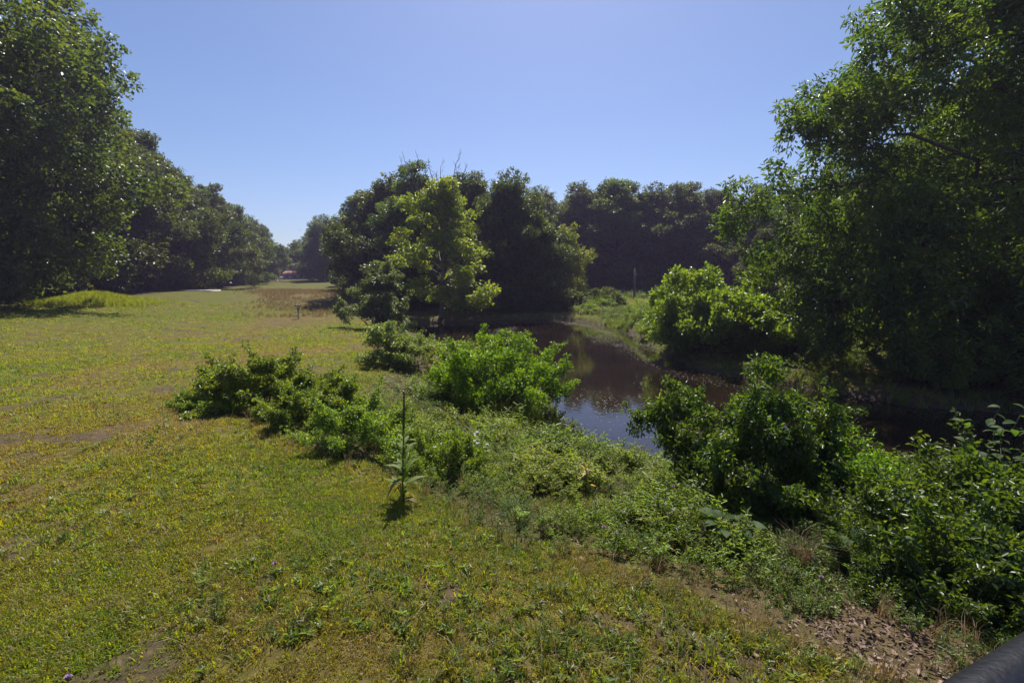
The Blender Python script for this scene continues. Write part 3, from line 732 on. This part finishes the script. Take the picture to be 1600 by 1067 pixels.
# weeds of the bank
def herb(h, n, L, Wd, m, shape=SH4, branch=0, top=0):
    mb = MB(); P = []; D = []; ax = [(np.array([0, 0, 0.]), np.array([rng.normal() * .12, rng.normal() * .12, h]))]
    for q in range(branch):
        a = rng.random() * 6.28; z = h * (.2 + .5 * rng.random()); b = ax[0][1] * z / h
        ax.append((b, b + np.array([math.cos(a) * h * .4, math.sin(a) * h * .4, h * .35])))
    for (a, b) in ax:
        mb.tube([a, (a + b) / 2 + rng.normal(size=3) * .01, b], [.004, .003, .002], 3, False)
        for q in range(n):
            f = .15 + .85 * (q + .5) / n; ang = q * 2.4 + rng.random()
            P.append(a + (b - a) * f); D.append((math.cos(ang), math.sin(ang), .25 + .5 * rng.random()))
    P = np.array(P); D = np.array(D); ln = L * (.6 + .6 * rng.random(len(P)))
    V, F, k = leaf_arrays(P, D, np.tile([0, 0, 1.], (len(P), 1)) + rng.normal(size=P.shape) * .35, ln, ln * Wd / L, shape)
    tv = np.concatenate(mb.V); tf = np.concatenate(mb.F[4])
    return mesh_np('herb', np.concatenate([tv, V]), [tf, F + len(tv)], [m])
weeds = [herb(.62, 22, .085, .03, M['weed'], branch=3), herb(.30, 14, .075, .035, M['weed']), herb(.42, 16, .07, .022, M['weed'], branch=2), herb(.22, 12, .09, .05, M['weed']),
         herb(.5, 18, .05, .022, M['weed'], branch=4), herb(.16, 14, .05, .035, M['weed']), blade_tuft(20, .34, .009, .09, .6, M['weed']), herb(.34, 24, .035, .014, M['weed'], branch=5, shape=SH2)]
wcol = proto_collection('weed', weeds)
X = []; Y = []; S = []
for n, r0, r1, s, a0 in [(24000, 2.4, 8, .8, -.7), (22000, 8, 17, 1.05, -.75), (9000, 17, 34, 1.5, -.5)]:
    x, y = wedge(n, r0, r1, a0, 1.05)
    bd = bank_sd(x, y); dw = pond_sd(x, y)
    right = inside(x, y, [(60, 8.3)] + RIGHT_BANK[1:] + [(60, 60)])
    cover = sstep(-.3, 1.4, bd) * (.35 + .8 * sstep(.3, .62, fbm(x, y, 1.4, 61)))
    k = (bd > -.4) & (dw > .15) & (rng.random(n) < cover) & ~right
    X.append(x[k]); Y.append(y[k]); S.append(s * (.45 + .8 * rng.random(k.sum())) * (.52 + .62 * sstep(0, 3.0, bd[k])))
xs, ys = wedge(20000, 16, 75, .0, 1.15); xe, ye = wedge(30000, 16, 56, .08, 1.0); xs = np.concatenate([xs, xe]); ys = np.concatenate([ys, ye])
dw = pond_sd(xs, ys)
rp = inside(xs, ys, [(60, 8.3)] + RIGHT_BANK[1:] + [(6, 78), (90, 78), (90, 8)])
k = rp & (dw > .25) & (rng.random(len(xs)) < .35 + .65 * sstep(.3, .6, fbm(xs, ys, 3, 63)))
X.append(xs[k]); Y.append(ys[k]); S.append((1.3 + 1.3 * rng.random(k.sum())) * (.5 + .5 * sstep(.5, 3, dw[k])))
X = np.concatenate(X); Y = np.concatenate(Y); S = np.concatenate(S)
sx = -10 + 32 * rng.random(60000); sy = 9 + 42 * rng.random(60000); sd = pond_sd(sx, sy)
k = (sd > -.08) & (sd < .75) & (rng.random(60000) < .55 * sstep(.35, .6, fbm(sx, sy, 1.8, 141)) + .08); sx, sy = sx[k], sy[k]; nsed = len(sx)
X = np.concatenate([X, sx]); Y = np.concatenate([Y, sy]); S = np.concatenate([S, (.7 + 1.2 * rng.random(nsed)) * np.where((sx > .2) & (sx < 4.5) & (sy < 15), .5, 1)])
SED = np.concatenate([np.zeros(len(X) - nsed, bool), np.ones(nsed, bool)])
NCL = 420
cx = np.concatenate([rng.random(300) * 26 - 7, rng.random(120) * 40]); cyy = np.concatenate([1.5 + rng.random(300) * 19, 17 + rng.random(120) * 50])
near = np.zeros(len(X), int)
for q in range(0, len(X), 4000):
    jx = X[q:q + 4000, None] + rng.normal(size=(len(X[q:q + 4000]), 1)) * .12; jy = Y[q:q + 4000, None] + rng.normal(size=(len(X[q:q + 4000]), 1)) * .12
    near[q:q + 4000] = np.argmin((jx - cx[None]) ** 2 + (jy - cyy[None]) ** 2, 1)
csp = rng.choice(8, NCL, p=[.14, .14, .14, .1, .14, .08, .12, .14]); ct = rng.random(NCL); ch = .5 + .8 * rng.random(NCL) ** 1.8; cd = .45 + .55 * rng.random(NCL)
keep = ((rng.random(len(X)) < cd[near]) | SED) & (((X - 2.98) / .55) ** 2 + ((Y - 3.4) / .36) ** 2 > .6 + .6 * rng.random(len(X)))
X, Y, S, near, SED = X[keep], Y[keep], S[keep], near[keep], SED[keep]
S = S * ch[near] * np.where((X > .2) & (X < 3.6) & (Y > 7.5) & (Y < 14), 1.05, 1)
idx = np.where(rng.random(len(X)) < .75, csp[near], rng.integers(0, 8, len(X)))
idx = np.where(SED, 6, idx)
wt = np.clip(.16 - .40 * sstep(2.4, 4.4, X) * (Y < 12) + ct[near] * .75 + .5 * (rng.random(len(X)) - .3), 0, 1)
scatter('bank_weeds', np.stack([X, Y, height(X, Y) - .02], 1), rots(len(X), .2), S, idx, wt, wcol,
        'mixed leafy weeds covering the banks of the pond')
# loose weeds in the lawn
x, y = wedge(9000, 2.3, 26, -1.0, .9, 0); k = (bank_sd(x, y) < .1) & (fbm(x, y, 1.3, 90) > .46); x, y = x[k], y[k]
lw = proto_collection('lawn_weed', [herb(.07, 9, .05, .018, M['weed']), herb(.05, 10, .045, .026, M['weed']), blade_tuft(16, .12, .008, .05, .7, M['weed']), blade_tuft(12, .10, .011, .06, 1.0, M['grass']), blade_tuft(3, .30, .004, .05, 1.0, M['dry'])])
scatter('lawn_weeds', np.stack([x, y, height(x, y)], 1), rots(len(x), .15), .6 + .8 * rng.random(len(x)), rng.choice(5, len(x), p=[.16, .16, .20, .42, .06]), .2 + .6 * rng.random(len(x)), lw, 'small broad leaved weeds and coarse tufts in the mown grass')

# dead leaves and soil crumbs
n = 5200
x = np.concatenate([3.0 + rng.normal(size=1700) * .5, rng.random(n - 1700) * 9 - 5]); y = np.concatenate([3.35 + rng.normal(size=1700) * .42, 2.6 + rng.random(n - 1700) * 8])
bd = bank_sd(x, y); k = (np.arange(n) < 1700) | ((bd > -.35) & (bd < .9) & (rng.random(n) < .5)); k &= pond_sd(x, y) > .3
x, y = x[k], y[k]; m_ = len(x)
D = rand_dir(m_); D[:, 2] *= .35
L_ = .012 + .06 * rng.random(m_) ** 1.5
V, F, k_ = leaf_arrays(np.stack([x, y, height(x, y) + .012 + .02 * rng.random(m_)], 1), D, np.array([0, 0, 1.]) + rng.normal(size=(m_, 3)) * .8, L_, L_ * (.3 + .4 * rng.random(m_)), SH4)
x3, y3 = wedge(900, 2.5, 30, -1, .5, 0); k3 = bank_sd(x3, y3) < 0; x3, y3 = x3[k3], y3[k3]; q3 = len(x3)
L3 = .012 + .022 * rng.random(q3); D3 = rand_dir(q3); D3[:, 2] *= .3
V3, F3_, _ = leaf_arrays(np.stack([x3, y3, height(x3, y3) + .03], 1), D3, np.array([0, 0, 1.]) + rng.normal(size=(q3, 3)) * .4, L3, L3 * .6, SH4)
F = np.concatenate([F, F3_ + len(V)]); V = np.concatenate([V, V3])
ob('leaf_litter', mesh_np('leaf_litter', V, [F], [M['litter']]), kind='stuff')['label'] = 'brown fallen leaves on the bare soil at the lawn edge'

# floating scum and specks on the pond
n = 240000
x = -9 + 26 * rng.random(n); y = 11 + 38 * rng.random(n); dw = pond_sd(x, y)
rbd = poly_dist(x, y, RIGHT_BANK)
band = np.exp(-((rbd - 1.7 - 1.2 * (fbm(x, y, 5, 81) - .5)) / .55) ** 2) * (.25 + .9 * sstep(.35, .62, fbm(x, y, 3.5, 151))) + np.exp(-(rbd / .5) ** 2) * .6
band = np.maximum(band, sstep(.62, .72, fbm(x * 2.2, y * .6, 3, 83)) * .5 * sstep(30, 36, y))
band = np.maximum(band, .2 * sstep(.5, .6, fbm(x, y, 2.2, 85)) * np.exp(-((x - 3.2) / 2.4) ** 2 - ((y - 17) / 2.2) ** 2))
k = (dw < -.03) & (rng.random(n) < band); x, y = x[k], y[k]; m_ = len(x)
L_ = .015 + .065 * rng.random(m_) ** 1.6
D = rand_dir(m_); D[:, 2] = 0
V, F, k_ = leaf_arrays(np.stack([x, y, np.full(m_, WZ + .006)], 1), D, np.tile([0, 0, 1.], (m_, 1)), L_, L_ * .8, (SH2[0] * np.array([1, 1, .02]), SH2[1]))
ob('floating_scum', mesh_np('floating_scum', V, [F], [M['scum']]), kind='stuff')['label'] = 'pale scum and specks floating in bands on the dark water'

# ------------------------------------------------------------------ single plants
def one_leaf(name, L, Wd, m, tint=.5, curl=.25, seg=5):
    V = []; F = []
    for i_ in range(seg + 1):
        f = i_ / seg; w = Wd * .5 * (math.sin(math.pi * min(1, f * .92 + .08)) ** .8) if i_ < seg else 0.004
        z = L * (.35 * f - curl * 2.2 * f * f)
        V += [(L * f, -w, z + w * .25), (L * f, 0, z), (L * f, w, z + w * .25)]
    for i_ in range(seg):
        b = i_ * 3; F += [(b, b + 3, b + 4, b + 1), (b + 1, b + 4, b + 5, b + 2)]
    return mesh_np(name, V, [np.array(F)], [m], tint=np.full(len(F), tint))
M['mullein'] = leaf_mat('mullein_leaves', [(0, (.2, .15, .07)), (.5, (.13, .17, .05)), (.9, (.14, .2, .03)), (1, (.42, .2, .02))], (1.7, 1.8, .6), .4, .7, hue=.0, val=0)
M['burdock'] = leaf_mat('burdock_leaves', [(0, (.045, .085, .025)), (1, (.075, .12, .035))], (1.9, 2.1, .5), .45, .6, spec=.2, hue=0, val=0)
mx_, my_ = at_px(620, 6.15), 6.15
mu = thing('mullein', 'tall mullein with a dark seed spike standing alone at the lawn edge', 'plant', (mx_, my_, h1(mx_, my_)))
mu.rotation_euler = (.03, .035, 0)
mb = MB(); mb.tube([(0, 0, -.03), (-.02, 0, .3), (-.012, .01, .7), (.005, 0, 1.12)], [.014, .013, .011, .010], 7); ob('stalk', mb.mesh('mullein_stalk', M['stem']), mu)
mb = MB(); zz = np.linspace(1.1, 1.66, 26); mb.tube(np.stack([.005 + .004 * np.sin(zz * 9), 0 * zz, zz], 1), .019 + .004 * np.sin(np.arange(26) * 2.4) - np.linspace(0, .009, 26), 8)
M['spike'] = plain('dark_seed_spike', (.05, .035, .028), .9, noise=((.11, .08, .05), 60), bump=.8)
ob('seed_spike', mb.mesh('mullein_spike', M['spike']), mu)
lg = one_leaf('mullein_leaf', .2, .06, M['mullein'], .8, .2); ldry = one_leaf('mullein_dry_leaf', .19, .055, M['mullein'], .1, .5); lor = one_leaf('mullein_orange_leaf', .13, .06, M['mullein'], 1.0, .5)
for k in range(40):
    z = .06 + k * .0255; old = z < .4 and k % 3 == 0
    me = lor if k == 9 else (ldry if old else lg)
    o = ob('leaf', me, mu, (0, 0, z), (0, (.25 if old else -.65) + rng.normal() * .2, k * 2.4), 1.95 - z * 1.1)
# yellowing plant among the weeds
x, y = at_px(922, 7.0), 7.0
yp = thing('yellowing_plant', 'small plant with yellow and dried leaves in the middle of the bank weeds', 'plant', (x, y, h1(x, y)))
M['yellow'] = leaf_mat('yellow_leaves', [(0, (.45, .34, .2)), (.5, (.3, .3, .03)), (1, (.6, .36, .02))], (1.3, 1.3, .5), .4, .6, hue=0, val=0)
mb = MB(); mb.tube([(0, 0, -.02), (.01, 0, .25), (0, .01, .55)], [.008, .007, .004], 6); ob('stalk', mb.mesh('yellow_stalk', M['stem']), yp)
yl = [one_leaf('yellow_leaf', .2, .07, M['yellow'], c, cu) for c, cu in ((1, .15), (0, .4), (.5, .3))]
for k in range(13):
    ob('leaf', yl[k % 3], yp, (0, 0, .18 + .03 * k), (0, -.25 + rng.normal() * .3, k * 2.4), .9 - .03 * k)
# burdock clumps
bl = [one_leaf('burdock_leaf', .34, .24, M['burdock'], c, .2) for c in (.1, .5, .9)]
for x, y, n, s, lb in [(2.55, 5.0, 22, .6, 'burdock with wide pale leaves in front of the large glossy bush'), (3.75, 4.55, 16, .6, 'burdock with big drooping leaves nearer the right edge')]:
    b = thing('burdock', lb, 'plant', (x, y, h1(x, y) + .11), 0, s, 'burdocks in the bank weeds')
    mb = MB()
    for k in range(n):
        a = k * 2.4; e = (.16 * math.cos(a) * (1 + k % 3 * .5), .16 * math.sin(a) * (1 + k % 3 * .5), .12 + .035 * (n - k) * (16 / n) * .5)
        mb.tube([(0, 0, -.08), (e[0] * .4, e[1] * .4, e[2] * .7), e], [.008, .007, .005], 5)
        ob('leaf', bl[k % 3], b, e, (rng.normal() * .15, -.1 + rng.normal() * .25, a), .65 + .45 * rng.random())
    ob('stalk', mb.mesh('burdock_stalks', M['stem']), b)
# dark feathery herb
l = bush_lobes(.17, .4, 10, .11, 15, .4)
x, y = at_px(1112, 5.0), 5.0
dkh = crown_mesh('dark_herb_foliage', l, 2600, .07, .008, M['oak'], shell=.1, up=.2)
bush('dark_herb', dkh, stems_mesh('dark_herb_stems', l, .004, M['stem']), x, y, 'dark bushy needle leaved herb at the lawn edge left of the burdock', cat='plant')
# pale blue flowered clump
l = bush_lobes(.5, .55, 12, .2, 16, .4)
x, y = at_px(712, 8.0), 8.0
bf = bush('blue_flower_clump', crown_mesh('flower_clump_foliage', l, 3000, .06, .025, M['silver'], shell=.3), stems_mesh('flower_clump_stems', l, .005, M['stem']), x, y, 'low clump with pale blue flowers right of the mullein', cat='plant', dz=.12)
fl = MB()
for k in range(70):
    c = l[rng.integers(len(l))]; d = rand_dir(1)[0]; d[2] = abs(d[2]); pp = c[:3] + d * c[3] * 1.1
    for q in range(5):
        a = q * 1.2566; fl.add([pp, pp + np.array([math.cos(a - .4), math.sin(a - .4), .25]) * .026, pp + np.array([math.cos(a), math.sin(a), .3]) * .038, pp + np.array([math.cos(a + .4), math.sin(a + .4), .25]) * .026], [(0, 1, 2, 3)])
ob('flower', fl.mesh('blue_flowers', M['blue']), bf, kind='stuff')
# purple knapweeds
def petal_head():
    mb = MB()
    for k in range(26):
        a = k * 2.4; e = .35 + .9 * (k / 26); d = np.array([math.cos(a) * math.cos(e), math.sin(a) * math.cos(e), math.sin(e)])
        s = np.array([-math.sin(a), math.cos(a), 0]) * .003
        mb.add([d * .004 - s * .5, d * .004 + s * .5, d * .021 + s, d * .021 - s], [(0, 1, 2, 3)])
    return mb.mesh('petals', M['petal'])
mb = MB(); mb.tube([(0, 0, -.012), (0, 0, -.006), (0, 0, 0), (0, 0, .006)], [.002, .008, .0085, .005], 8); bud = mb.mesh('bud', M['stem']); ph_ = petal_head()
for u, y, hh, s, lb in [(396, 4.05, .16, 1.2, 'lone purple flower in the mown grass left of centre'), (10, 2.75, .14, 1.3, 'purple flower in the grass at the lower left corner'),
                   (1036, 6.3, .4, 1.2, 'purple flower on the bank left of the large glossy bush'), (955, 4.9, .3, 1.2, 'purple flower where lawn and weeds meet right of centre'),
                   (975, 4.75, .28, 1.2, 'purple flower just right of and below the one where lawn and weeds meet'), (940, 5.6, .35, 1.2, 'purple flower above the lawn edge below the yellowing plant'),
                   (1068, 6.0, .42, 1.1, 'purple flower against the left foot of the large glossy bush'), (690, 7.2, .4, 1.3, 'purple flower beside the pale blue flower clump'),
                   (1330, 3.9, .28, 1.2, 'pink purple flower above the fallen leaves at lower right')]:
    x = at_px(u, y); k = thing('knapweed', lb, 'flower', (x, y, h1(x, y)), random.random() * 6, 1, 'purple knapweed flowers')
    mb = MB(); mb.tube([(0, 0, -.02), (.008, .004, hh * .5), (0, 0, hh)], [.0025, .002, .0018], 5); ob('stem', mb.mesh('knapweed_stem', M['stem']), k)
    hd = ob('flower_head', bud, k, (0, 0, hh + .01), (.2, .3, 0), s); ob('petals', ph_, hd)
# dry grass clump at the right
x, y = at_px(1290, 4.6), 4.6
c = ob('dry_grass_clump', blade_tuft(90, .5, .006, .10, .75, leaf_mat('brown_grass', [(0, (.16, .10, .055)), (1, (.16, .10, .055))], (1.2, 1.1, .8), .3, .7)), None, (x, y, h1(x, y)))
c['label'] = 'leaning clump of brown dry grass between the two burdocks'; c['category'] = 'grass clump'
# sapling reaching in from the right edge
x, y = 6.75, 5.8
sp = thing('sapling', 'young sapling with large shiny leaves reaching in at the right edge above the bank', 'sapling', (x, y, h1(x, y)))
sl = [one_leaf('sapling_leaf', .15, .085, M['burdock'], c_, .2) for c_ in (.05, .4, .8)]
mb = MB(); tips = []
for k, e in enumerate([(-.2, -.5, 1.6), (.35, .3, 1.9), (-.45, .35, 1.7), (-.3, -.3, 1.0), (-.35, -.1, 1.75), (-.62, .1, 1.5), (-.1, .2, 1.95), (.3, -.2, 1.7), (-.5, -.4, 1.25), (.1, .3, 1.4), (-.8, -.1, 1.1)]):
    P = limb(mb, (0, 0, -.05), e, .012, .004, .1, 7, 5, .4); tips.append(P)
ob('stem', mb.mesh('sapling_stem', M['stem']), sp)
for P in tips:
    for q in range(12):
        f = 2.2 + 3.8 * q / 11; i_ = int(min(5, f)); pt = P[i_] + (P[i_ + 1] - P[i_]) * (f - i_)
        ob('leaf', sl[q % 3], sp, pt, (rng.normal() * .3, -.1 + rng.normal() * .3, q * 2.4 + rng.random()), .7 + .5 * rng.random())

# ------------------------------------------------------------------ built things
# disc golf basket
x, y = -20.7, 44.0
b = thing('disc_golf_basket', 'metal disc golf basket with hanging chains standing on the worn turf', 'basket', (x, y, h1(x, y)))
mb = MB(); mb.tube([(0, 0, -.1), (0, 0, 1.38)], .03, 10); ob('pole', mb.mesh('basket_pole', M['metal']), b)
mb = MB(); mb.ring(.28, 1.36, .014); mb.ring(.28, 1.27, .014)
for k in range(24):
    a = k * math.pi / 12; mb.tube([(.28 * math.cos(a), .28 * math.sin(a), 1.27), (.28 * math.cos(a), .28 * math.sin(a), 1.36)], .012, 4)
for k in range(6):
    a = k * math.pi / 3; mb.tube([(0, 0, 1.37), (.28 * math.cos(a), .28 * math.sin(a), 1.36)], .01, 4)
ob('top_band', mb.mesh('basket_band', M['metal']), b)
mb = MB()
for k in range(18):
    a = k * math.pi / 9; tt = np.linspace(0, 1, 9); rad = .26 * (1 - tt) ** 1.4 + .04
    mb.tube(np.stack([rad * math.cos(a), rad * math.sin(a), 1.32 - .58 * tt], 1), .007, 4)
chains = ob('chain', mb.mesh('basket_chains', M['metal']), b, kind='stuff')
mb = MB(); mb.ring(.33, .78, .014); mb.ring(.31, .6, .01); mb.ring(.18, .58, .008)
for k in range(28):
    a = k * 2 * math.pi / 28; mb.tube([(.33 * math.cos(a), .33 * math.sin(a), .78), (.31 * math.cos(a), .31 * math.sin(a), .59), (.03 * math.cos(a), .03 * math.sin(a), .57)], .007, 4)
ob('tray', mb.mesh('basket_tray', M['metal']), b)

# concrete pad in the field
x0, x1 = at_px(282, 66), at_px(330, 66)
hz = max(h1(x0, 66), h1(x1, 66), h1(x0, 68.5), h1(x1, 68.5))
mb = MB(); mb.box(x0, x1, 65.8, 68.6, hz - .4, hz + .12)
o = ob('concrete_pad', mb.mesh('concrete_pad', M['concrete'])); o['label'] = 'pale flat concrete pad on the grass in front of the left oaks'; o['category'] = 'concrete pad'

# posts on the far bank
x, y = at_px(887, 53.5), 53.5
o = thing('wooden_post', 'thin pale wooden post on the tip of the far bank', 'post', (x, y, h1(x, y)))
mb = MB(); mb.tube([(0, 0, -.3), (0, 0, .8), (.02, 0, 1.7)], [.06, .055, .05], 8); ob('shaft', mb.mesh('post_shaft', M['wood']), o)
x, y = at_px(990, 64), 64
o = thing('bare_trunk', 'bare grey trunk standing in the shade behind the far bank', 'tree trunk', (x, y, h1(x, y)))
mb = MB(); mb.tube([(0, 0, -.3), (.03, 0, 2), (-.05, 0, 4.6)], [.17, .14, .10], 8)
limb(mb, (0, 0, 3), (.9, .3, 4.6), .05, .02)
ob('trunk', mb.mesh('bare_trunk', M['greybark']), o)

# far house
x, y = -78.5, 168
hs = thing('house', 'distant low house with a reddish roof under the trees at the end of the field', 'house', (x, y, h1(x, y)))
mb = MB(); mb.box(-4, 4, -2.5, 2.5, -.5, 1.75); ob('wall', mb.mesh('house_wall', M['wall']), hs)
mb = MB(); mb.add([(-4.4, -3, 1.7), (4.4, -3, 1.7), (4.4, 0, 2.9), (-4.4, 0, 2.9), (4.4, 3, 1.7), (-4.4, 3, 1.7), (-4.4, -3, 1.58), (4.4, -3, 1.58), (4.4, 3, 1.58), (-4.4, 3, 1.58)],
    [(0, 1, 2, 3), (3, 2, 4, 5), (6, 7, 1, 0), (8, 9, 5, 4), (9, 8, 7, 6)]).add([(-4.4, -3, 1.7), (-4.4, 0, 2.9), (-4.4, 3, 1.7), (4.4, -3, 1.7), (4.4, 3, 1.7), (4.4, 0, 2.9)], [(0, 1, 2), (3, 4, 5)])
ob('roof', mb.mesh('house_roof', M['roof']), hs)
wm = MB(); wm.box(-.5, .5, -.03, .05, 0, .8); wmesh = wm.mesh('house_window', M['glass'])
for k in (-2.6, 0, 2.6): ob('window', wmesh, hs, (k, -2.52, .6))

# bird over the gap
V = [(0, .22, 0), (.05, 0, .03), (-.05, 0, .03), (0, 0, -.05), (0, -.22, 0), (.5, .04, .16), (.28, .12, .13), (-.5, .04, .16), (-.28, .12, .13), (.06, -.36, .01), (-.06, -.36, .01)]
o = ob('bird', mesh_np('bird', V, [np.array([(0, 2, 1), (0, 1, 3), (0, 3, 2), (4, 1, 2), (4, 3, 1), (4, 2, 3), (4, 9, 10), (1, 5, 6), (2, 8, 7), (0, 1, 6), (0, 8, 2)])], [M['feather']]), None, (-.455 * 90, 90, 2.9 + .0893 * 90), (0, .1, .7))
o['label'] = 'tiny dark bird flying in the sky gap over the far trees'; o['category'] = 'bird'

# black handrail at the lower right corner
rp0, rp1 = np.array([.745, .688, 2.2]), np.array([1.01, .80, 2.2]); d = unit(rp1 - rp0); nrm = np.array([d[1], -d[0], 0])
off = nrm * .035 + np.array([0, 0, -.035])
P = [rp0 + off + d * s for s in (-1.2, -.6, 0, .6, 1.4, 2.4)]
hr = thing('handrail', 'black painted round handrail cutting across the lower right corner', 'handrail', (P[4][0], P[4][1], h1(P[4][0], P[4][1])))
base = np.array(hr.location)
mb = MB(); mb.tube([q - base for q in P], .05, 20); ob('rail', mb.mesh('handrail_rail', M['rail'], True), hr)
for q in (P[4], P[5]):
    mb = MB(); g = np.array([q[0], q[1], h1(q[0], q[1]) - .2]); mb.tube([g - base, q - base - np.array([0, 0, .02])], .035, 12); ob('post', mb.mesh('handrail_post', M['rail'], True), hr)
